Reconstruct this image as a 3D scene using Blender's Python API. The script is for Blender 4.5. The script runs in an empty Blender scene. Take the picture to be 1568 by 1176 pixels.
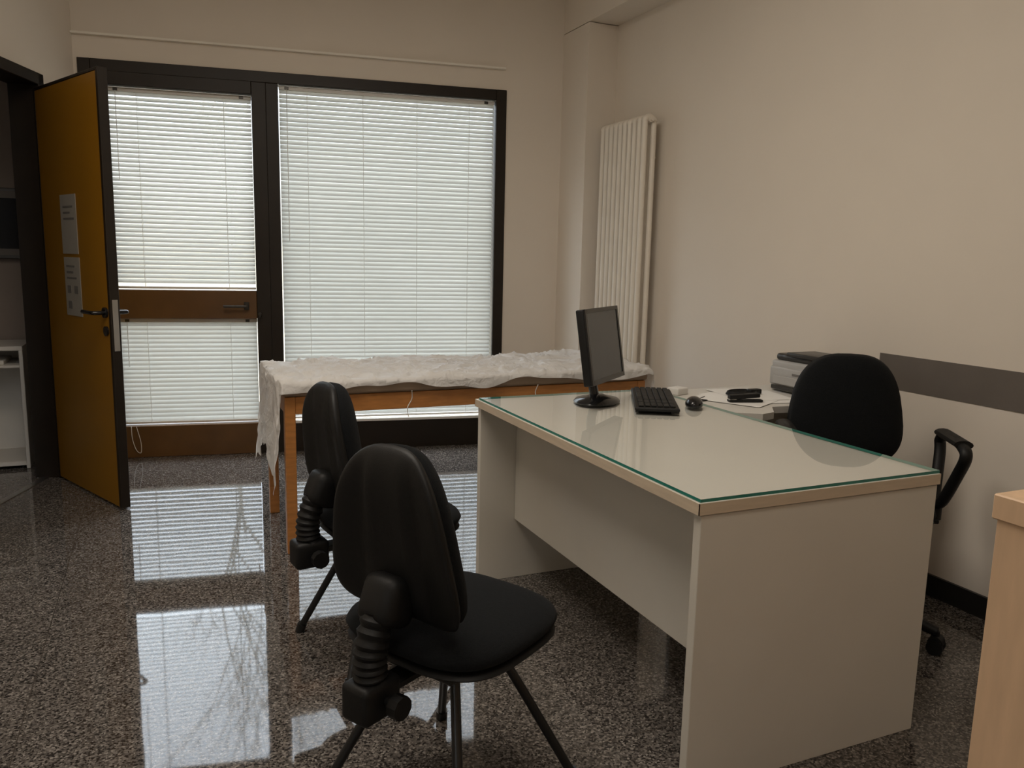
import bpy, bmesh, math, random
from mathutils import Vector, Matrix, noise
random.seed(7)
sc=bpy.context.scene
COL=sc.collection

# ------------------------------------------------------------------ materials
def nodes(name):
    m=bpy.data.materials.new(name);m.use_nodes=True
    nt=m.node_tree;b=nt.nodes['Principled BSDF']
    return m,nt,b
def mat(name,col,rough=.5,spec=.5,metal=0,var=.06,scale=8,bump=0,bscale=120,coat=0,emit=None,stretch=None,sheen=0):
    m,nt,b=nodes(name)
    b.inputs['Roughness'].default_value=rough
    b.inputs['Metallic'].default_value=metal
    b.inputs['Specular IOR Level'].default_value=spec
    b.inputs['Coat Weight'].default_value=coat
    b.inputs['Sheen Weight'].default_value=sheen
    tc=nt.nodes.new('ShaderNodeTexCoord');src=tc.outputs['Object']
    if stretch:
        mp=nt.nodes.new('ShaderNodeMapping');mp.inputs['Scale'].default_value=stretch
        nt.links.new(src,mp.inputs[0]);src=mp.outputs[0]
    n=nt.nodes.new('ShaderNodeTexNoise');n.inputs['Scale'].default_value=scale;n.inputs['Detail'].default_value=4
    nt.links.new(src,n.inputs['Vector'])
    r=nt.nodes.new('ShaderNodeValToRGB')
    r.color_ramp.elements[0].position=.3;r.color_ramp.elements[1].position=.7
    r.color_ramp.elements[0].color=[max(0,c*(1-var)) for c in col]+[1]
    r.color_ramp.elements[1].color=[min(1,c*(1+var)) for c in col]+[1]
    nt.links.new(n.outputs['Fac'],r.inputs['Fac'])
    nt.links.new(r.outputs['Color'],b.inputs['Base Color'])
    if bump:
        n2=nt.nodes.new('ShaderNodeTexNoise');n2.inputs['Scale'].default_value=bscale;n2.inputs['Detail'].default_value=3
        nt.links.new(src,n2.inputs['Vector'])
        bp=nt.nodes.new('ShaderNodeBump');bp.inputs['Strength'].default_value=bump;bp.inputs['Distance'].default_value=.01
        nt.links.new(n2.outputs['Fac'],bp.inputs['Height']);nt.links.new(bp.outputs[0],b.inputs['Normal'])
    return m
M={}
M['wall']=mat('wall_paint',(.77,.70,.61),.75,.25,var=.02,scale=2,bump=.02,bscale=160)
M['ceil']=mat('ceiling_paint',(.80,.74,.66),.8,.2,var=.02,scale=2)
M['ledge']=mat('lit_ledge_tone',(.88,.84,.76),.6,.2,var=.02,scale=2)  # whiter than the wall: light catching the ledge is put into its colour
M['dark']=mat('dark_bronze_frame',(.016,.011,.007),.45,.35,var=.15)
M['brown']=mat('brown_aluminium',(.12,.058,.018),.38,.5,var=.12)
M['black']=mat('black_plastic',(.008,.008,.008),.5,.3,var=.2,bump=.08,bscale=400)
M['blackgloss']=mat('black_gloss_plastic',(.012,.012,.013),.15,.5,var=.1)
M['fabric']=mat('black_fabric',(.008,.009,.010),.95,.12,var=.3,scale=300,bump=.35,bscale=700,sheen=.03)
M['tubeblack']=mat('black_painted_steel',(.012,.012,.012),.3,.5,var=.1)
M['yellow']=mat('yellow_laminate',(.31,.145,.007),.42,.35,var=.05,scale=3)
M['cream']=mat('cream_laminate',(.68,.64,.56),.45,.4,var=.02,scale=5)
M['edge']=mat('beech_edge_band',(.62,.51,.38),.45,.4,var=.06,scale=12,stretch=(1,1,8))
M['desktop']=mat('desktop_laminate',(.62,.60,.555),.4,.4,var=.02,scale=5)
M['orange']=mat('beech_orange_wood',(.44,.185,.052),.38,.5,var=.14,scale=14,stretch=(1,6,6))
M['cabwood']=mat('light_beech_laminate',(.68,.47,.30),.45,.4,var=.07,scale=9,stretch=(6,6,1))
M['rad']=mat('radiator_enamel',(.79,.73,.64),.3,.5,var=.02)
M['rail']=mat('grey_bumper_strip',(.15,.13,.112),.6,.3,var=.05)
M['base']=mat('black_baseboard',(.012,.011,.010),.4,.5,var=.1)
M['metal']=mat('brushed_metal',(.55,.53,.5),.3,.5,metal=1,var=.05)
M['darkmetal']=mat('dark_metal',(.06,.055,.05),.35,.5,metal=.6,var=.05)
M['white']=mat('white_plastic',(.72,.70,.66),.4,.5,var=.02)
M['paper']=mat('white_paper',(.80,.79,.76),.8,.2,var=.02)
M['notice']=mat('notice_paper',(.36,.34,.30),.8,.2,var=.03)
M['ink']=mat('grey_print',(.18,.17,.16),.8,.2,var=.05)
M['printer']=mat('printer_grey',(.40,.39,.375),.4,.5,var=.02)
M['printerdark']=mat('printer_charcoal',(.035,.033,.03),.35,.5,var=.05)
M['cabwhite']=mat('dim_white_laminate',(.62,.58,.52),.5,.4,var=.02)
M['pad']=mat('vinyl_mattress',(.30,.22,.155),.45,.4,var=.05)
M['screen']=mat('lcd_screen',(.075,.082,.088),.22,.5,var=.02)
M['green']=mat('glass_edge_green',(.03,.20,.16),.12,.6,var=.15)
M['cord']=mat('blind_cord',(.75,.74,.7),.7,.2,var=.02)
M['ground']=mat('exterior_paving',(.46,.40,.30),.9,.1,var=.15,scale=1)
M['bark']=mat('pale_tree_bark',(.44,.43,.40),.9,.1,var=.2,scale=20)
def glassmat(name,tint,k):
    m,nt,b=nodes(name);nt.nodes.remove(b);out=nt.nodes['Material Output']
    t=nt.nodes.new('ShaderNodeBsdfTransparent');t.inputs[0].default_value=(*tint,1)
    g=nt.nodes.new('ShaderNodeBsdfGlossy');g.inputs['Roughness'].default_value=.012
    g.inputs['Color'].default_value=(1,1,1,1)
    fr=nt.nodes.new('ShaderNodeFresnel');fr.inputs[0].default_value=k
    ge=nt.nodes.new('ShaderNodeNewGeometry')
    iv=nt.nodes.new('ShaderNodeMath');iv.operation='SUBTRACT';iv.inputs[0].default_value=1;nt.links.new(ge.outputs['Backfacing'],iv.inputs[1])
    mu=nt.nodes.new('ShaderNodeMath');mu.operation='MULTIPLY';nt.links.new(fr.outputs[0],mu.inputs[0]);nt.links.new(iv.outputs[0],mu.inputs[1])
    mx=nt.nodes.new('ShaderNodeMixShader')
    nt.links.new(mu.outputs[0],mx.inputs[0]);nt.links.new(t.outputs[0],mx.inputs[1]);nt.links.new(g.outputs[0],mx.inputs[2])
    nt.links.new(mx.outputs[0],out.inputs[0]);return m
M['glass']=glassmat('clear_glass',(.99,.995,.99),1.6)
def slatmat(name,c1,c2,tr):
    m,nt,b=nodes(name);nt.nodes.remove(b);out=nt.nodes['Material Output']
    tc=nt.nodes.new('ShaderNodeTexCoord');n=nt.nodes.new('ShaderNodeTexNoise');n.inputs['Scale'].default_value=1.5
    nt.links.new(tc.outputs['Object'],n.inputs['Vector'])
    r=nt.nodes.new('ShaderNodeValToRGB');r.color_ramp.elements[0].color=(*c1,1);r.color_ramp.elements[1].color=(*c2,1)
    nt.links.new(n.outputs['Fac'],r.inputs[0])
    d=nt.nodes.new('ShaderNodeBsdfDiffuse');t=nt.nodes.new('ShaderNodeBsdfTranslucent');mx=nt.nodes.new('ShaderNodeMixShader');mx.inputs[0].default_value=tr
    nt.links.new(r.outputs[0],d.inputs[0]);nt.links.new(r.outputs[0],t.inputs[0])
    nt.links.new(d.outputs[0],mx.inputs[1]);nt.links.new(t.outputs[0],mx.inputs[2]);nt.links.new(mx.outputs[0],out.inputs[0]);return m
M['slat']=slatmat('blind_slat',(.58,.60,.58),(.66,.675,.66),.145)
# paper sheet translucent
m,nt,b=nodes('exam_paper');out=nt.nodes['Material Output']
b.inputs['Base Color'].default_value=(.86,.85,.83,1);b.inputs['Roughness'].default_value=.8
tc=nt.nodes.new('ShaderNodeTexCoord');n=nt.nodes.new('ShaderNodeTexNoise');n.inputs['Scale'].default_value=22;n.inputs['Detail'].default_value=4;n.inputs['Distortion'].default_value=.8
nt.links.new(tc.outputs['Object'],n.inputs['Vector'])
bp=nt.nodes.new('ShaderNodeBump');bp.inputs['Strength'].default_value=.5;bp.inputs['Distance'].default_value=.022
nt.links.new(n.outputs['Fac'],bp.inputs['Height']);nt.links.new(bp.outputs[0],b.inputs['Normal'])
t=nt.nodes.new('ShaderNodeBsdfTranslucent');t.inputs[0].default_value=(.8,.77,.72,1);mx=nt.nodes.new('ShaderNodeMixShader');mx.inputs[0].default_value=.3
nt.links.new(b.outputs[0],mx.inputs[1]);nt.links.new(t.outputs[0],mx.inputs[2]);nt.links.new(mx.outputs[0],out.inputs[0]);M['sheet']=m
# granite floor
m,nt,b=nodes('polished_granite')
tc=nt.nodes.new('ShaderNodeTexCoord')
v=nt.nodes.new('ShaderNodeTexVoronoi');v.inputs['Scale'].default_value=185
nt.links.new(tc.outputs['Object'],v.inputs['Vector'])
sep=nt.nodes.new('ShaderNodeSeparateColor');nt.links.new(v.outputs['Color'],sep.inputs[0])
r=nt.nodes.new('ShaderNodeValToRGB');cr=r.color_ramp
cr.interpolation='CONSTANT'
cr.elements[0].position=0;cr.elements[0].color=(.030,.026,.024,1)
cr.elements[1].position=.22;cr.elements[1].color=(.075,.066,.059,1)
for p_,c_ in ((.48,(.12,.107,.096)),(.74,(.18,.160,.144)),(.92,(.27,.245,.22))):
    e=cr.elements.new(p_);e.color=(*c_,1)
nt.links.new(sep.outputs[0],r.inputs[0])
mp=nt.nodes.new('ShaderNodeMapping');mp.inputs['Location'].default_value=(-.2,.1,0);nt.links.new(tc.outputs['Object'],mp.inputs[0])
br=nt.nodes.new('ShaderNodeTexBrick');br.offset=0;br.inputs['Scale'].default_value=1
br.inputs['Brick Width'].default_value=.6;br.inputs['Row Height'].default_value=.6;br.inputs['Mortar Size'].default_value=.0015
nt.links.new(mp.outputs[0],br.inputs['Vector'])
m2=nt.nodes.new('ShaderNodeMix');m2.data_type='RGBA';nt.links.new(br.outputs['Fac'],m2.inputs[0])
nt.links.new(r.outputs[0],m2.inputs[6]);m2.inputs[7].default_value=(.06,.05,.042,1)
nt.links.new(m2.outputs[2],b.inputs['Base Color'])
b.inputs['Roughness'].default_value=.04;b.inputs['IOR'].default_value=1.5
n3=nt.nodes.new('ShaderNodeTexNoise');n3.inputs['Scale'].default_value=3;nt.links.new(tc.outputs['Object'],n3.inputs['Vector'])
bp=nt.nodes.new('ShaderNodeBump');bp.inputs['Strength'].default_value=.008;bp.inputs['Distance'].default_value=.05
nt.links.new(n3.outputs['Fac'],bp.inputs['Height']);nt.links.new(bp.outputs[0],b.inputs['Normal'])
M['floor']=m

# ------------------------------------------------------------------ mesh helpers
def obj(name,bm,mats,parent=None,mtx=None,smooth=False,angle=35):
    me=bpy.data.meshes.new(name)
    bmesh.ops.recalc_face_normals(bm,faces=bm.faces[:])
    bm.to_mesh(me);bm.free()
    for m in (mats if isinstance(mats,(list,tuple)) else [mats]): me.materials.append(M[m] if isinstance(m,str) else m)
    if smooth:
        for p in me.polygons:p.use_smooth=True
        try: me.set_sharp_from_angle(angle=math.radians(angle))
        except Exception: pass
    o=bpy.data.objects.new(name,me);COL.objects.link(o)
    if parent: o.parent=parent
    if mtx is not None:o.matrix_local=mtx
    return o
def empty(name,mtx=None):
    o=bpy.data.objects.new(name,None);COL.objects.link(o);o.empty_display_size=.1
    if mtx is not None:o.matrix_world=mtx
    return o
def addbox(bm,x0,x1,y0,y1,z0,z1,mi=0,bev=0,mtx=None):
    b2=bmesh.new()
    vs=[b2.verts.new((x,y,z)) for x in(x0,x1) for y in(y0,y1) for z in(z0,z1)]
    for f in((0,1,3,2),(4,6,7,5),(0,4,5,1),(2,3,7,6),(0,2,6,4),(1,5,7,3)): b2.faces.new([vs[i] for i in f])
    if bev: bmesh.ops.bevel(b2,geom=b2.edges[:],offset=bev,segments=3 if bev>.004 else 1,profile=.5,affect='EDGES')
    bmesh.ops.recalc_face_normals(b2,faces=b2.faces[:])
    for f in b2.faces:f.material_index=mi
    if mtx is not None: bmesh.ops.transform(b2,matrix=mtx,verts=b2.verts[:])
    tmp=bpy.data.meshes.new('t');b2.to_mesh(tmp);b2.free();bm.from_mesh(tmp);bpy.data.meshes.remove(tmp)
def boxes(name,lst,mats,parent=None,mtx=None,bev=0,smooth=False):
    bm=bmesh.new()
    for l in lst: addbox(bm,*l[:6],mi=(l[6] if len(l)>6 else 0),bev=bev)
    return obj(name,bm,mats,parent,mtx,smooth)
def prism(name,poly,z0,z1,mats,parent=None,bev=0):
    bm=bmesh.new()
    a=[bm.verts.new((x,y,z0)) for x,y in poly];b=[bm.verts.new((x,y,z1)) for x,y in poly]
    bm.faces.new(a);bm.faces.new(b)
    for i in range(len(poly)):
        j=(i+1)%len(poly);bm.faces.new((a[i],a[j],b[j],b[i]))
    if bev: bmesh.ops.bevel(bm,geom=bm.edges[:],offset=bev,segments=2,affect='EDGES')
    return obj(name,bm,mats,parent)
def catmull(pts,n=8):
    pts=[Vector(p) for p in pts]
    if len(pts)<3:return pts
    P=[pts[0]*2-pts[1]]+pts+[pts[-1]*2-pts[-2]];o=[]
    for i in range(1,len(P)-2):
        for k in range(n):
            t=k/n;p0,p1,p2,p3=P[i-1:i+3]
            o.append(.5*((2*p1)+(p2-p0)*t+(2*p0-5*p1+4*p2-p3)*t*t+(3*p1-p0-3*p2+p3)*t**3))
    o.append(pts[-1]);return o
def addtube(bm,pts,r,seg=12,mi=0,closed=False,sx=1,sy=1):
    n=len(pts);pts=[Vector(p) for p in pts]
    rings=[];prev=None
    for i,p in enumerate(pts):
        if closed: d=(pts[(i+1)%n]-pts[i-1])
        else: d=pts[min(i+1,n-1)]-pts[max(i-1,0)]
        d.normalize()
        if prev is None:
            u=Vector((0,0,1)) if abs(d.z)<.9 else Vector((1,0,0))
            u=(u-d*u.dot(d)).normalized()
        else: u=(prev-d*prev.dot(d)).normalized()
        prev=u;w=d.cross(u);rr=r(i/(n-1)) if callable(r) else r
        rings.append([bm.verts.new(p+(u*math.cos(a)*sx+w*math.sin(a)*sy)*rr) for a in [2*math.pi*k/seg for k in range(seg)]])
    m=n if closed else n-1
    for i in range(m):
        A,B=rings[i],rings[(i+1)%n]
        for k in range(seg):
            f=bm.faces.new((A[k],A[(k+1)%seg],B[(k+1)%seg],B[k]));f.material_index=mi
    if not closed:
        for R in (rings[0],rings[-1]):
            f=bm.faces.new(R);f.material_index=mi
def tube(name,pts,r,m,parent=None,seg=12,smooth_path=True,**k):
    bm=bmesh.new();addtube(bm,catmull(pts) if smooth_path else pts,r,seg,**k)
    return obj(name,bm,m,parent,smooth=True)
def lathe(name,prof,m,parent=None,loc=(0,0,0),seg=32,mtx=None):
    bm=bmesh.new();rings=[]
    for r,z in prof:
        rings.append([bm.verts.new((max(r,1e-4)*math.cos(2*math.pi*k/seg),max(r,1e-4)*math.sin(2*math.pi*k/seg),z)) for k in range(seg)])
    for A,B in zip(rings,rings[1:]):
        for k in range(seg): bm.faces.new((A[k],A[(k+1)%seg],B[(k+1)%seg],B[k]))
    bm.faces.new(rings[0]);bm.faces.new(rings[-1])
    return obj(name,bm,m,parent,mtx if mtx is not None else Matrix.Translation(loc),smooth=True)
def spow(c,e): return math.copysign(abs(c)**e,c)
def pad(name,w,h,t,m,parent=None,mtx=None,n=2.8,bend=0,taper=0,lean=0,nr=12,na=48,edge=5,ridge=0,low=0,zb=0):
    """cushion in XZ plane, thickness along Y"""
    bm=bmesh.new();F={}
    for side in (1,-1):
        for i in range(nr+1):
            r=i/nr
            r=1-(1-r)**1.5
            for k in range(na if i else 1):
                a=2*math.pi*k/na
                nn=n if math.sin(a)>=0 or not zb else n+zb
                ux=r*spow(math.cos(a),2/nn);uz=r*spow(math.sin(a),2/nn)
                x=w/2*ux*(1+taper*uz+low*uz*uz);z=h/2*uz
                th=t/2*max(0,1-r**edge)**.5
                y=side*th
                if side==1 and ridge:
                    y+=ridge*(1-min(1,max(0,(abs(ux)-.35)/.12)))*(1-r**6)
                y+=-bend*ux*ux*abs(w)/2 + lean*uz*h/2
                if i==nr and side==-1: F[(side,i,k)]=F[(1,i,k)]
                else: F[(side,i,k)]=bm.verts.new((x,y,z))
        for i in range(nr):
            for k in range(na):
                k2=(k+1)%na
                if i==0: bm.faces.new((F[(side,0,0)],F[(side,1,k)],F[(side,1,k2)]))
                else: bm.faces.new((F[(side,i,k)],F[(side,i+1,k)],F[(side,i+1,k2)],F[(side,i,k2)]))
    return obj(name,bm,m,parent,mtx,smooth=True,angle=60)
def T(x,y,z):return Matrix.Translation((x,y,z))
def Rz(a):return Matrix.Rotation(a,4,'Z')
def Rx(a):return Matrix.Rotation(a,4,'X')
def Ry(a):return Matrix.Rotation(a,4,'Y')
def frame(o,xd):
    xd=Vector(xd).normalized();z=Vector((0,0,1));y=z.cross(xd)
    m=Matrix((xd,y,z)).transposed().to_4x4();m.translation=Vector(o);return m

CH=3.1
# ------------------------------------------------------------------ room shell
A=(-.41,5.445,0)
FM=frame(A,(1,-.1557,0))         # far wall: x=s, y=outward, z
LM=frame(A,(-.335,-.942,0))      # left wall: x=t toward camera, -y = outward
prism('floor',[(-2.75,-1.7),(2.95,-1.7),(2.95,5.15),(-.41,5.68),(-.45,5.95),(-2.75,5.95)],-.1,0,'floor')
prism('ceiling',[(-2.75,-1.7),(2.95,-1.7),(2.95,5.15),(-.41,5.68),(-.45,5.95),(-2.75,5.95)],CH,CH+.1,'ceil')
boxes('wall_far',[(-.05,.02,0,.22,0,CH),(.02,2.586,0,.22,2.383,CH),(2.586,3.35,0,.22,0,CH)],'wall',mtx=FM)
prism('wall_right',[(2.80,-1.6),(2.92,-1.6),(2.92,5.1),(2.735,5.1),(2.735,4.65)],0,CH,'wall')
boxes('wall_back',[(-2.7,2.9,-1.7,-1.55,0,CH)],'wall')
prism('trim_column',[(2.525,4.64),(2.76,4.64),(2.76,5.15),(2.525,5.15)],0,CH-.34,'wall')
boxes('trim_beam',[(2.525,2.90,-1.54,5.1,2.765,CH)],'wall')
t0,t1=.40,1.36
boxes('wall_left',[(0,t0,-.13,0,0,CH),(t0,t1,-.13,0,2.19,CH),(t1,7.35,-.13,0,0,CH),(-.45,0,-.13,-.03,0,CH)],'wall',mtx=LM)
boxes('trim_ledge',[(.0,2.57,-.03,.0,2.508,2.520)],'ledge',mtx=FM)
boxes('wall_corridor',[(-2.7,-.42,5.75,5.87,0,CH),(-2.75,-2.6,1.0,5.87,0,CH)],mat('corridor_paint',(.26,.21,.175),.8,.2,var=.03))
prism('baseboard_right',[(2.785,-1.5),(2.797,-1.5),(2.735,4.6),(2.721,4.6)],0,.085,'base')
boxes('baseboard_far',[(2.60,2.96,-.012,0,0,.085)],'base',mtx=FM)
boxes('baseboard_left',[(0,t0-.02,0,.012,0,.085),(t1+.02,6.9,0,.012,0,.085)],'base',mtx=LM)
prism('trim_wall_bumper',[(2.757,2.42),(2.773,2.42),(2.797,-1.5),(2.781,-1.5)],.79,.932,'rail')
boxes('trim_door_frame',[(t0-.02,t0+.035,-.15,.012,0,2.2),(t1-.035,t1+.02,-.15,.012,0,2.2),(t0-.02,t1+.02,-.15,.012,2.14,2.2)],'dark',mtx=LM,bev=.003)
boxes('trim_threshold',[(t0+.035,t1-.035,-.11,-.07,0,.004)],'metal',mtx=LM)

# ------------------------------------------------------------------ window / french door
W=empty('window_1',FM)
y0,y1=-.012,.10
boxes('outer_frame',[(.022,.09,y0,y1,0,2.381),(.09,2.515,y0,y1,2.315,2.381),(2.515,2.584,y0,y1,0,2.381),(1.06,1.133,y0,y1,0,2.315),
      (1.133,2.515,y0,y1,0,.19)],'dark',W,bev=.003)
boxes('door_leaf_stiles',[(.088,.158,y0-.012,y1-.02,.0,2.314),(.977,1.062,y0-.012,y1-.02,.0,2.314),(.158,.977,y0-.012,y1-.02,2.24,2.316)],'dark',W,bev=.003)
boxes('door_leaf_rails',[(.158,.977,y0-.008,y1-.02,.874,1.05),(.158,.977,y0-.008,y1-.02,.0,.2)],'brown',W,bev=.003)
boxes('sill_strip',[(1.133,2.515,y0-.006,.02,.19,.206)],'white',W)
boxes('glass_panes',[(.158,.977,.086,.09,1.05,2.24),(.158,.977,.086,.09,.2,.874),(1.133,2.515,.086,.09,.19,2.315)],'glass',W)
bm=bmesh.new()
addtube(bm,[(.915,-.028,.955),(.915,-.075,.955)],.009,12)
addtube(bm,[(.915,-.07,.955),(.78,-.07,.955)],.008,12)
addbox(bm,.90,.93,-.034,-.024,.93,.98,bev=.003)
addtube(bm,[(.995,-.028,.905),(.995,-.04,.905)],.012,12)
addbox(bm,.991,.999,-.065,-.04,.885,.915,bev=.001)
obj('handle_and_key',bm,'darkmetal',W,smooth=True)
def blind(name,s0,s1,z0,z1,pitch=.0275,w=.032,tilt=54,yc=.04):
    E=empty(name,FM)
    bm=bmesh.new();z=z1-.035;ca,sa=math.cos(math.radians(tilt)),math.sin(math.radians(tilt));i=0
    while z>z0+.03:
        dz=random.uniform(-.0006,.0006)
        pts=[]
        for q,c in((-1,0),(-.4,.0016),(.4,.0016),(1,0)):
            yy=q*w/2;pts.append((yc+yy*ca-c*sa,z+dz+yy*sa+c*ca))
        a=[bm.verts.new((s0+.004,y,zz)) for y,zz in pts];b=[bm.verts.new((s1-.004,y,zz)) for y,zz in pts]
        for k in range(3): bm.faces.new((a[k],a[k+1],b[k+1],b[k]))
        z-=pitch
    me=bpy.data.meshes.new('slats');bm.to_mesh(me);bm.free();me.materials.append(M['slat'])
    for p in me.polygons:p.use_smooth=True
    o=bpy.data.objects.new('slats',me);COL.objects.link(o);o.parent=E
    boxes('head_and_bottom_rail',[(s0+.002,s1-.002,yc-.014,yc+.014,z1-.024,z1-.002),(s0+.004,s1-.004,yc-.012,yc+.012,z0+.004,z0+.018)],'white',E,bev=.002)
    bm=bmesh.new();k=2 if s1-s0<1 else 4
    for j in range(k):
        s=s0+(s1-s0)*((j+.5)/k if k>2 else (.2,.8)[j])
        for yy in(yc-.016,yc+.016):
            addtube(bm,[(s,yy,z1-.02),(s,yy,z0+.015)],.0012,6)
    addtube(bm,[(s0+.05,yc-.02,z1-.02),(s0+.05,yc-.02,z0+(z1-z0)*.55)],.002,6)
    obj('ladder_cords',bm,'cord',E)
    bm=bmesh.new()
    for s in (s0+.05,s1-.06): addbox(bm,s-.012,s+.012,yc-.022,yc-.014,z1-.022,z1-.006,bev=.001)
    obj('clips',bm,'darkmetal',E)
blind('venetian_blind',.16,.975,1.052,2.238,tilt=49)
blind('venetian_blind',.16,.975,.202,.872,tilt=56)
blind('venetian_blind',1.135,2.513,.208,2.313,tilt=60)
E=tube('blind_pull_cord',[FM@Vector(p) for p in[(.21,-.026,.2),(.215,-.03,.12),(.235,-.03,.05),(.26,-.03,.035),(.262,-.03,.1),(.24,-.026,.2)]],.0022,'cord',seg=6)

# ------------------------------------------------------------------ yellow door
DM=frame((-.5536,5.0468,0),(.4166,-.909,0))
D=empty('door_1',DM)
boxes('leaf',[(.012,.808,-.02,.02,.012,2.105)],'yellow',D,bev=.001)
boxes('edge_profiles',[(.808,.833,-.0225,.0225,.01,2.12),(.0,.012,-.0225,.0225,.01,2.12),(.012,.808,-.0225,.0225,2.105,2.12)],'dark',D,bev=.002)
bm=bmesh.new()
for sgn in(-1,1):
    ya=sgn*.02
    addtube(bm,[(.775,ya,.985),(.775,ya+sgn*.012,.985)],.026,20)
    addtube(bm,catmull([(.775,ya,.985),(.775,ya+sgn*.05,.985),(.755,ya+sgn*.062,.985),(.65,ya+sgn*.062,.985)],6),.010,12)
    addtube(bm,[(.775,ya,.895),(.775,ya+sgn*.010,.895)],.024,20)
obj('lever_handles',bm,'blackgloss',D,smooth=True)
boxes('lock_plate',[(.8325,.836,-.013,.013,.80,1.05)],'metal',D,bev=.001)
lst=[(.28,.485,-.0225,-.0205,.945,1.245,0),(.275,.48,-.0225,-.0205,1.262,1.56,0)]
for z,x0,x1 in((1.50,.31,.44),(1.47,.31,.40),(1.44,.31,.45),(1.20,.31,.42),(1.17,.31,.40),(1.14,.31,.44),(1.08,.31,.36),(1.08,.40,.45),(1.0,.31,.36)):
    lst.append((x0,x1,-.0235,-.0224,z-.006 if z not in(1.08,1.0) else z-.02,z+.004 if z not in(1.08,1.0) else z+.02,1))
boxes('notice_sheets',lst,['notice','ink'],D)
boxes('hinges',[(-.012,.004,.005,.024,z,z+.09) for z in(.25,1.1,1.85)],'darkmetal',D,bev=.002)

# ------------------------------------------------------------------ corridor items
C=empty('white_cabinet',T(-1.45,5.32,0))
boxes('carcass',[(0,.7,0,.4,.70,.725),(.68,.70,0,.4,0,.70),(0,.02,0,.4,0,.70),(0,.68,.38,.4,0,.7),(.02,.68,0,.4,.02,.045),(.02,.68,.0,.4,.60,.615)],'cabwhite',C,bev=.002)
boxes('keyboard_tray',[(.1,.6,.02,.3,.615,.64)],'cabwhite',C,bev=.003)
C=empty('wall_electrical_panel',T(-1.35,5.70,1.22))
boxes('housing',[(0,.66,0,.05,0,.42)],'darkmetal',C,bev=.004)
boxes('door_flap',[(.02,.64,-.008,0,.02,.06),(.02,.64,-.008,0,.36,.40),(.02,.08,-.008,0,.06,.36),(.58,.64,-.008,0,.06,.36)],'rail',C)
boxes('window',[(.08,.58,-.004,0.0,.06,.36)],'blackgloss',C)

# ------------------------------------------------------------------ radiator
R=empty('vertical_radiator',T(0,0,0))
bm=bmesh.new();N=10;ya,yb=4.075,4.55
zt,zbm=2.13,.30
for i in range(N):
    y=ya+(yb-ya)*i/(N-1)
    for x in(2.605,2.665):
        addtube(bm,[(x,y,zbm+.03),(x,y,zt-.03)],.0165,12)
    for z in(zbm+.025,zt-.025):
        addtube(bm,catmull([(2.605,y,z+(.012 if z<1 else -.012)),(2.608,y,z),(2.635,y,z-(.012 if z<1 else -.012)),(2.662,y,z),(2.665,y,z+(.012 if z<1 else -.012))],4),.0185,12)
for z in(zbm+.03,zt-.03):
    addtube(bm,[(2.635,ya-.02,z),(2.635,yb+.02,z)],.017,14)
obj('columns',bm,'rad',R,smooth=True)
bm=bmesh.new()
for y in(ya+.08,yb-.08):
    for z in(.5,1.9): addtube(bm,[(2.66,y,z),(2.735,y,z)],.010,10)
addtube(bm,[(2.635,ya-.02,zt-.03),(2.635,ya-.035,zt-.03)],.011,12)
addtube(bm,catmull([(2.635,ya-.02,zbm+.03),(2.635,ya-.05,zbm+.03),(2.635,ya-.06,zbm),(2.635,ya-.06,.0)],5),.009,10)
obj('brackets_and_pipe',bm,'rad',R,smooth=True)

# ------------------------------------------------------------------ desk
DX0,DX1,DY0,DY1=1.105,1.895,1.427,2.856
K=empty('office_desk')
boxes('end_panels',[(DX0+.012,DX1-.004,DY0+.006,DY0+.034,0,.712),(DX0+.012,DX1-.004,DY1-.034,DY1-.006,0,.712)],'cream',K,bev=.0015)
boxes('modesty_panel',[(1.27,1.29,DY0+.036,DY1-.036,.25,.712)],'cream',K)
boxes('top_board',[(DX0+.002,DX1-.002,DY0+.002,DY1-.002,.716,.744)],'desktop',K)
boxes('edge_band',[(DX0,DX0+.002,DY0,DY1,.716,.744),(DX1-.002,DX1,DY0,DY1,.716,.744),(DX0,DX1,DY0,DY0+.002,.716,.744),(DX0,DX1,DY1-.002,DY1,.716,.744)],'edge',K)
boxes('fixing_spacers',[(DX0+.1,DX0+.16,DY0+.01,DY0+.03,.712,.716),(DX1-.2,DX1-.1,DY0+.01,DY0+.03,.712,.716),(DX0+.05,DX1-.05,DY0+.014,DY0+.03,.7115,.7165),(DX0+.05,DX1-.05,DY1-.03,DY1-.014,.7115,.7165)],'dark',K)
g=boxes('glass_top',[(DX0+.006,DX1-.004,DY0+.004,DY1-.03,.7455,.7535)],'glass',K)
g.data.materials.append(M['green'])
for p in g.data.polygons:
    if abs(p.normal.z)<.5:p.material_index=1
K2=empty('return_desk')
prism('top_board',[(1.90,2.37),(2.03,2.28),(2.10,2.30),(2.17,2.39),(2.32,2.375),(2.72,2.335),(2.72,2.85),(1.90,2.85)],.712,.738,'desktop',K2)
boxes('end_panel',[(2.06,2.70,2.815,2.84,0,.711),(2.695,2.72,2.42,2.81,0,.711)],'cream',K2)
tube('leg',[(2.04,2.36,0),(2.04,2.36,.711)],.025,'metal',K2,smooth_path=False)

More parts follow.
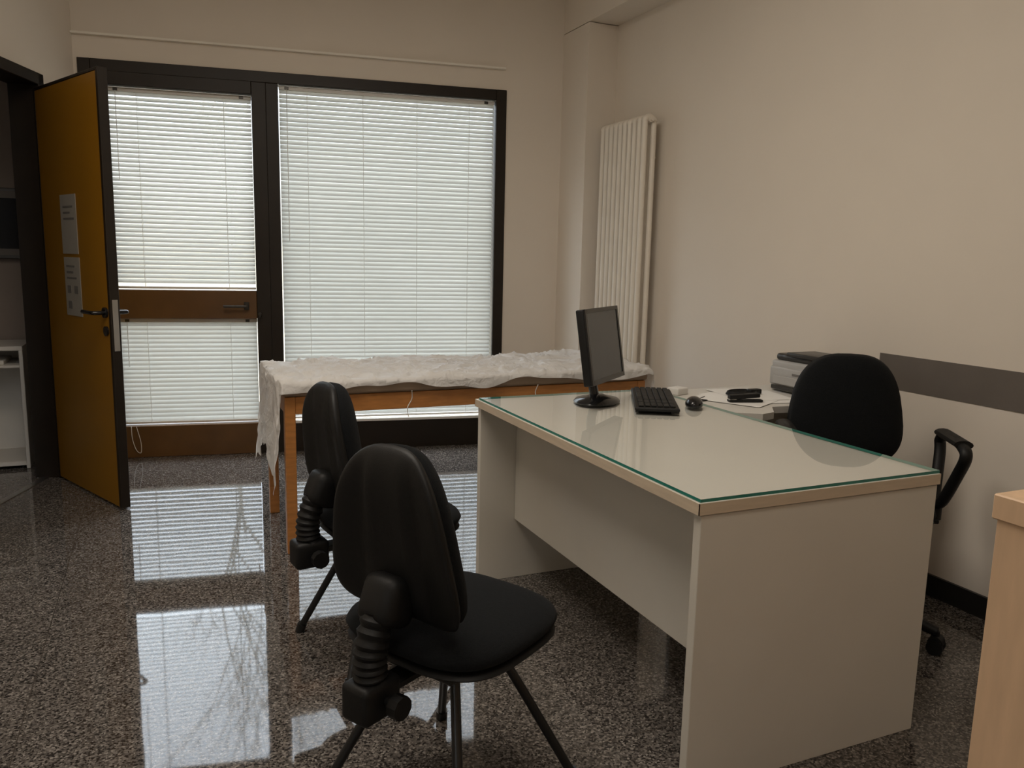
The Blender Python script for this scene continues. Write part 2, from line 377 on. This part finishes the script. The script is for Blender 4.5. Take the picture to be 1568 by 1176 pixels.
# ------------------------------------------------------------------ desk items
ZG=.754
mon=empty('computer_monitor',frame((1.525,2.60,ZG),(.77,.64,0)))
lathe('base',[(0,0),(.105,0),(.108,.004),(.100,.012),(.05,.022),(.03,.03),(0,.031)],'blackgloss',mon,mtx=T(0,.02,0)@Matrix.Scale(.8,4,(0,1,0)))
bm=bmesh.new();addtube(bm,catmull([(0,.03,.02),(0,.04,.08),(0,.035,.16)],5),.024,16,sx=1.0,sy=.7);obj('neck',bm,'blackgloss',mon,smooth=True)
tm=T(0,0,.222)@Rx(math.radians(-9))@Matrix.Diagonal((.9,1,.9,1))
boxes('casing',[(-.195,.195,-.002,.03,-.155,.155)],'black',mon,tm,bev=.006,smooth=True)
boxes('rear_bulge',[(-.12,.12,.03,.055,-.11,.09)],'black',mon,tm,bev=.012,smooth=True)
boxes('bezel',[(-.195,-.177,-.008,-.001,-.155,.155),(.177,.195,-.008,-.001,-.155,.155),(-.177,.177,-.008,-.001,.138,.155),(-.177,.177,-.008,-.001,-.155,-.135)],'blackgloss',mon,tm,bev=.001)
boxes('screen',[(-.177,.177,-.005,-.001,-.135,.138)],'screen',mon,tm)
kb=empty('keyboard',frame((1.72,2.54,ZG),(-.50,-.86,0)))
bm=bmesh.new();addbox(bm,-.225,.225,-.08,.08,.004,.018,bev=.004);addbox(bm,-.22,.22,-.078,-.066,0,.006);addbox(bm,-.22,.22,.05,.078,0,.008)
obj('case',bm,'black',kb,smooth=True)
bm=bmesh.new()
for r_ in range(6):
    x=-.215
    yb_=-.066+r_*.0225
    while x<.205:
        w_=.017
        if r_==0 and abs(x+.07)<.012:w_=.1
        addbox(bm,x,min(x+w_,.215),yb_,yb_+.0185,.018,.0245,bev=.0015);x+=w_+.0025
        if r_>=0 and (abs(x-.07)<.009 or abs(x-.135)<.009): x+=.008
obj('keys',bm,'black',kb)
mo=empty('computer_mouse',frame((1.82,2.42,ZG),(-.6,-.8,0)))
bm=bmesh.new();bmesh.ops.create_uvsphere(bm,u_segments=24,v_segments=14,radius=1)
for v in bm.verts:
    v.co.x*=.058;v.co.y*=.033;v.co.z=max(v.co.z,-.35)*.028+.0098
obj('body',bm,'blackgloss',mo,smooth=True)
bm=bmesh.new();addtube(bm,catmull([(-.05,0,.01),(-.09,.02,.004),(-.13,.05,.004),(-.15,.02,.004),(-.22,.04,.004)],6),.002,6);obj('cable',bm,'black',mo,smooth=True)
wb=empty('small_white_device',T(1.98,2.75,.738)@Rz(.3))
boxes('body',[(-.035,.035,-.03,.03,0,.03)],'white',wb,bev=.005,smooth=True)
pp=empty('paper_sheets',T(2.20,2.60,.7385))
bm=bmesh.new()
for i,(x,y,a) in enumerate(((0,0,.2),(.09,-.02,-.2),(-.08,-.04,.5),(.05,.04,-.1))):
    addbox(bm,-.105,.105,-.148,.148,i*.0012,i*.0012+.001,mtx=T(x,y,0)@Rz(a))
obj('sheets',bm,'paper',pp)
cb=empty('black_cable_bundle',T(2.20,2.63,.7445))
bm=bmesh.new()
for q in range(3):
    pts=[(.055*math.cos(a)*(1+.1*q)+.01*q,.035*math.sin(a)*(1+.12*q),.006+.004*q) for a in [2*math.pi*k/20 for k in range(20)]]
    addtube(bm,pts,.0032,8,closed=True)
addbox(bm,.05,.11,-.02,.012,0.001,.022,bev=.005)
obj('coil',bm,'black',cb,smooth=True)
pd=empty('stapler',T(2.12,2.49,.7435)@Rz(-.3))
boxes('base',[(-.07,.07,-.016,.016,0,.010)],'black',pd,bev=.003)
boxes('arm',[(-.068,.06,-.014,.014,.014,.032)],'black',pd,Ry(math.radians(-4)),bev=.005)
boxes('hinge_block',[(-.068,-.04,-.012,.012,.008,.02)],'metal',pd)

# printer: local x -> toward camera, local y -> +X world
pr=empty('laser_printer',frame((2.45,2.745,.7385),(.02,-1,0)))
bm=bmesh.new()
addbox(bm,0,.385,.02,.25,0,.135,mi=0,bev=.012)
addbox(bm,.015,.37,.0,.05,.03,.11,mi=0,bev=.008)
obj('body',bm,['printer'],pr,smooth=True)
bm=bmesh.new()
addbox(bm,.012,.373,.03,.242,.134,.165,bev=.014)
addbox(bm,.09,.30,.015,.18,.158,.176,bev=.006)
addbox(bm,.03,.355,-.002,.004,.012,.028,bev=.001)
obj('lid',bm,'printerdark',pr,smooth=True)
boxes('brand_patch',[(.15,.22,-.0015,.0005,.08,.09)],'ink',pr)
boxes('tray_front',[(.04,.345,-.006,.0,.036,.072)],'printer',pr,bev=.002)

# ------------------------------------------------------------------ exam couch
BX0,BX1,BY0,BY1=.455,2.24,3.39,4.03
B=empty('examination_couch')
LG=.045
boxes('legs',[(x,x+LG,y,y+LG,0,.69) for x in(BX0,BX1-LG) for y in(BY0,BY1-LG)],'orange',B,bev=.003)
boxes('rails',[(BX0+LG,BX1-LG,BY0+.004,BY0+.03,.615,.69),(BX0+LG,BX1-LG,BY1-.03,BY1-.004,.615,.69),(BX0+.004,BX0+.03,BY0+LG,BY1-LG,.615,.69),(BX1-.03,BX1-.004,BY0+LG,BY1-LG,.615,.69)],'orange',B,bev=.002)
boxes('mattress',[(BX0-.01,BX1+.01,BY0-.01,BY1+.01,.692,.745)],'pad',B,bev=.015,smooth=True)
bm=bmesh.new()
L0=-.40;NX=280;NY=90
WX=BX1-BX0+.02;WY=BY1-BY0+.02
def cross(v):
    if v<0: return (BY0-.014, .752+v, -1)
    if v>WY: return (BY1+.014, .752-(v-WY),1)
    return (BY0-.01+v,.752,0)
G=[]
for i in range(NX+1):
    u=L0+(WX-L0+.16)*i/NX;row=[]
    for j in range(NY+1):
        fn=.032+.012*math.sin(u*9)+.035*noise.noise(Vector((u*5,3.1,0)))
        if u<.12: fn=.04+.03*max(0,(.12-u))
        fn=max(.008,fn)
        v=-fn+(WY+fn+.06)*j/NY
        y,z,s=cross(v)
        n1=noise.noise(Vector((u*5,v*7,1.3)));n2=noise.noise(Vector((u*16+n1*2,v*14,5.3)));n3=abs(noise.noise(Vector((u*7+2*n1,v*9,9.3))))
        n4=abs(noise.noise(Vector((u*12+3*n1,v*13+2*n1,2.3))))
        bump=.019*max(0,n1+.15)+.006*(n2)+.018*max(0,.2-n3)/.2*.7+.009*max(0,.12-n4)/.12
        if s==0:
            k=min(1,min(v,WY-v)/.03+.25);z+=bump*k+.004;y+=.004*n2
        else:
            y+=s*(.006+.008*(n2+.5)+.05*abs(z-.752)*(n1+.5));
        x=BX0-.012+u
        if u<0:
            q=-u
            edgedrop=q*(1+.14*math.sin(v*11+1))
            x=BX0-.016-.06*q-.014*abs(math.sin(v*13+q*5))-.008*n2
            z=z-edgedrop
            y=y+.03*math.sin(q*9)*(n1)
        if u>WX:
            q=u-WX;x=BX1+.018+.02*(n2+.6)+.1*q;z=z-q*1.0
        row.append(bm.verts.new((x,y,z)))
    G.append(row)
for i in range(NX):
    for j in range(NY): bm.faces.new((G[i][j],G[i+1][j],G[i+1][j+1],G[i][j+1]))
me=bpy.data.meshes.new('paper_sheet');bm.to_mesh(me);bm.free();me.materials.append(M['sheet'])
for p in me.polygons:p.use_smooth=True
o=bpy.data.objects.new('paper_sheet',me);COL.objects.link(o);o.parent=B
tube('tie_string',[(1.0,BY0-.03,.70),(1.005,BY0-.012,.66),(.985,BY0-.012,.62),(.99,BY0-.012,.58)],.0022,'cord',B,seg=6)
tube('tie_string_2',[(1.62,BY0-.03,.70),(1.615,BY0-.012,.66),(1.63,BY0-.012,.62),(1.635,BY0-.012,.60)],.0022,'cord',B,seg=6)

# ------------------------------------------------------------------ visitor chairs; local +Y forward, +X right
def visitor_chair(x,y,az,legrot=0):
    E=empty('visitor_chair',T(x,y,0)@Rz(-math.radians(az)))
    bm=bmesh.new()
    for a in(45,135,225,315):
        a+=legrot
        c,s=math.cos(math.radians(a)),math.sin(math.radians(a))
        pts=[(.03*c,.03*s,.385),(.09*c,.09*s,.375),(.13*c,.13*s,.33),(.31*c,.31*s,.012)]
        addtube(bm,catmull(pts,6),.0115,12)
        addtube(bm,[(.302*c,.302*s,.03),(.313*c,.313*s,.0)],.016,12)
    obj('legs',bm,'tubeblack',E,smooth=True)
    boxes('seat_plate',[(-.12,.12,-.14,.14,.375,.40)],'tubeblack',E,bev=.006)
    pad('seat_shell',.44,.42,.035,'black',E,T(0,.01,.420)@Rx(math.radians(-90)),n=3.2,taper=-.03)
    pad('seat_cushion',.445,.43,.072,'fabric',E,T(0,0.01,.452)@Rx(math.radians(-90)),n=3.2,taper=-.03,edge=4)
    boxes('under_seat_bar',[(-.028,.028,-.27,-.05,.365,.385)],'tubeblack',E,bev=.004)
    bm=bmesh.new()
    path=catmull([(0,-.255,.385),(0,-.262,.43),(0,-.258,.48),(0,-.235,.545)],14)
    addtube(bm,path,lambda t:.035+.003*math.sin(t*2*math.pi*9),20)
    obj('bellows',bm,'black',E,smooth=True)
    boxes('lower_back_housing',[(-.052,.052,-.05,.05,-.055,.055)],'black',E,T(0,-.208,.565)@Rx(math.radians(-22)),bev=.03,smooth=True)
    boxes('bracket_cover',[(-.040,.040,-.312,-.205,.325,.41)],'black',E,bev=.014,smooth=True)
    bm=bmesh.new();addtube(bm,[(.03,-.25,.365),(.065,-.25,.365)],.012,12);addtube(bm,[(.06,-.25,.365),(.085,-.25,.365)],.026,10)
    obj('adjust_knob',bm,'black',E,smooth=True)
    tb=T(0,-.168,.705)@Rx(math.radians(7))
    pad('back_shell',.335,.395,.05,'black',E,tb@Rz(math.pi),n=2.9,taper=-.22,bend=-.25,ridge=.014,low=-.01,zb=1.2)
    pad('back_cushion',.325,.38,.075,'fabric',E,tb@T(0,.024,0)@Rz(math.pi),n=2.9,taper=-.22,bend=-.25,low=-.01,zb=1.2)
    return E
visitor_chair(.595,1.67,60)
visitor_chair(.645,2.47,80)

# ------------------------------------------------------------------ swivel chair
def swivel_chair(x,y,az):
    E=empty('swivel_chair',T(x,y,0)@Rz(-math.radians(az)))
    bm=bmesh.new()
    for k in range(5):
        a=math.radians(72*k+8);c,s=math.cos(a),math.sin(a)
        addtube(bm,catmull([(.02*c,.02*s,.115),(.12*c,.12*s,.11),(.28*c,.28*s,.075)],5),lambda t:.026-.009*t,12)
    addtube(bm,[(0,0,.08),(0,0,.16)],.035,20)
    obj('star_base',bm,'black',E,smooth=True)
    bm=bmesh.new()
    for k in range(5):
        a=math.radians(72*k+8);c,s=math.cos(a),math.sin(a);p=Vector((.28*c,.28*s,0));tn=Vector((-s,c,0))
        for q in(-1,1): addtube(bm,[p+tn*q*.010+Vector((0,0,.026)),p+tn*q*.026+Vector((0,0,.026))],.026,18)
        addtube(bm,[p+Vector((0,0,.03)),p+Vector((0,0,.078))],.009,10)
        addtube(bm,[p-tn*.02+Vector((0,0,.04)),p+tn*.02+Vector((0,0,.04))],.024,14)
    obj('casters',bm,'black',E,smooth=True)
    tube('gas_column',[(0,0,.15),(0,0,.41)],.024,'tubeblack',E,smooth_path=False)
    boxes('seat_mechanism',[(-.09,.09,-.13,.12,.40,.435)],'tubeblack',E,bev=.008)
    pad('seat_cushion',.44,.41,.09,'fabric',E,T(0,0.01,.475)@Rx(math.radians(-90)),n=3.2,edge=4)
    pad('seat_shell',.43,.40,.04,'black',E,T(0,0.01,.45)@Rx(math.radians(-90)),n=3.2)
    bm=bmesh.new();addtube(bm,catmull([(0,-.1,.42),(0,-.21,.42),(0,-.245,.46),(0.01,-.25,.6),(0.03,-.235,.72)],6),.028,14,sx=1,sy=.8);obj('back_bar',bm,'black',E,smooth=True)
    tb=T(.035,-.20,.765)@Rx(math.radians(8))
    pad('back_shell',.40,.41,.045,'black',E,tb@Rz(math.pi),n=3.1,taper=-.15,bend=-.22,ridge=.01,low=-.04)
    pad('back_cushion',.39,.40,.075,'fabric',E,tb@T(0,.022,0)@Rz(math.pi),n=3.1,taper=-.15,bend=-.22,low=-.04)
    for sx in(-1,1):
        bm=bmesh.new();X=sx*.268
        loop=catmull([(X,-.10,.71),(X,.02,.72),(X,.12,.71),(X,.15,.685),(X,.10,.62),(X-sx*.02,.03,.50),(X-sx*.03,-.02,.485),(X-sx*.02,-.05,.52),(X,-.11,.64),(X,-.125,.69)],6)[:-1]
        addtube(bm,loop,.017,12,closed=True,sx=1.0,sy=1.15)
        addtube(bm,[(X,-.10,.717),(X,.12,.72)],.021,12,sx=.7,sy=1.4)
        addbox(bm,min(X-sx*.02,sx*.1),max(X-sx*.02,sx*.1),-.03,.03,.42,.435,bev=.003)
        addtube(bm,[(X-sx*.025,0,.43),(X-sx*.025,0,.50)],.018,12)
        obj('armrest_%s'%('r' if sx>0 else 'l'),bm,'black',E,smooth=True)
    return E
swivel_chair(2.228,1.975,216)

# ------------------------------------------------------------------ foreground cabinet
Cb=empty('wooden_cabinet')
cx,cy=.985,.665
boxes('top_board',[(cx,cx+.9,cy-.45,cy,.966,1.0)],'cabwood',Cb,bev=.002)
boxes('carcass',[(cx+.004,cx+.030,cy-.44,cy-.006,0,.966),(cx+.865,cx+.888,cy-.44,cy-.012,0,.966),(cx+.030,cx+.865,cy-.03,cy-.012,.06,.966),(cx+.030,cx+.865,cy-.44,cy-.03,.06,.08),(cx+.030,cx+.865,cy-.44,cy-.03,.5,.52),(cx+.030,cx+.865,cy-.1,cy-.08,0,.06)],'cabwood',Cb,bev=.001)
boxes('doors',[(cx+.014,cx+.448,cy-.46,cy-.441,.065,.96),(cx+.452,cx+.886,cy-.46,cy-.441,.065,.96)],'cabwood',Cb,bev=.001)

# ------------------------------------------------------------------ exterior
prism('exterior_ground',[(-14,5.9),(-.3,5.72),(3.2,5.18),(16,5.2),(16,30),(-14,30)],-.12,-.02,'ground')
def tree(x,y,seed,h=2.2):
    random.seed(seed);bm=bmesh.new()
    def grow(p,d,l,r,dep):
        q=p+d*l;mid=p+d*l*.5+Vector((random.uniform(-.05,.05),random.uniform(-.05,.05),0))*l
        addtube(bm,[p,mid,q],lambda t:r*(1-.35*t),7 if dep<2 else 5)
        if dep>=6:return
        for _ in range(3 if dep<4 else 2):
            nd=(d+Vector((random.uniform(-.75,.75),random.uniform(-.75,.75),random.uniform(-.15,.45)))).normalized()
            grow(p+d*l*random.uniform(.65,1),nd,l*random.uniform(.6,.82),r*.68,dep+1)
    grow(Vector((x,y,-.05)),Vector((0.05,0,1)),h,.024,0)
    obj('bare_tree',bm,'bark',smooth=True)
tree(.7,9.6,3,2.1)

# ------------------------------------------------------------------ world & light
w=bpy.data.worlds.new('overcast_sky');sc.world=w;w.use_nodes=True;nt=w.node_tree
bg=nt.nodes['Background']
tc=nt.nodes.new('ShaderNodeTexCoord');sp=nt.nodes.new('ShaderNodeSeparateXYZ');nt.links.new(tc.outputs['Generated'],sp.inputs[0])
r=nt.nodes.new('ShaderNodeValToRGB');e=r.color_ramp.elements
e[0].position=0;e[0].color=(.15,.145,.125,1);e[1].position=1;e[1].color=(.78,.80,.85,1)
for p_,c_ in((.12,(.16,.17,.175)),(.24,(.28,.31,.36)),(.38,(.80,.90,1)),(.6,(.78,.85,.95))):
    x_=e.new(p_);x_.color=(*c_,1)
nt.links.new(sp.outputs['Z'],r.inputs[0]);nt.links.new(r.outputs[0],bg.inputs[0]);bg.inputs[1].default_value=8
def fill_panel(x,y,en):  # unseen overhead fill, added to lift the interior against the window
    Lp=empty('added_ceiling_fill',T(x,y,CH-.03))
    boxes('housing',[(-.92,.92,-.42,.42,-.0,.03)],'white',Lp)  # casing made up to carry the fill light
    la=bpy.data.lights.new('fill_area_light','AREA');la.shape='RECTANGLE';la.size=1.8;la.size_y=.8;la.energy=en;la.color=(1,.90,.78)
    lo=bpy.data.objects.new('fill_area_light',la);COL.objects.link(lo);lo.parent=Lp;lo.location=(0,0,-.01)
fill_panel(.2,2.3,36)
fill_panel(.2,.2,14)

# ------------------------------------------------------------------ camera
R_=Vector((0.91589377,-0.40081431,0.02205672));U_=Vector((0.04257726,0.15163551,0.98751904));F_=Vector((0.39915634,0.90352341,-0.1559476))
cam=bpy.data.cameras.new('camera');co=bpy.data.objects.new('camera',cam);COL.objects.link(co)
mt=Matrix((R_,U_,-F_)).transposed().to_4x4();mt.translation=(0,0,1.2889);co.matrix_world=mt
cam.sensor_width=36;cam.lens=36*1217.77/1568;cam.clip_start=.02
sc.camera=co
sc.view_settings.view_transform='Standard'
sc.view_settings.look='None'
sc.view_settings.exposure=.18
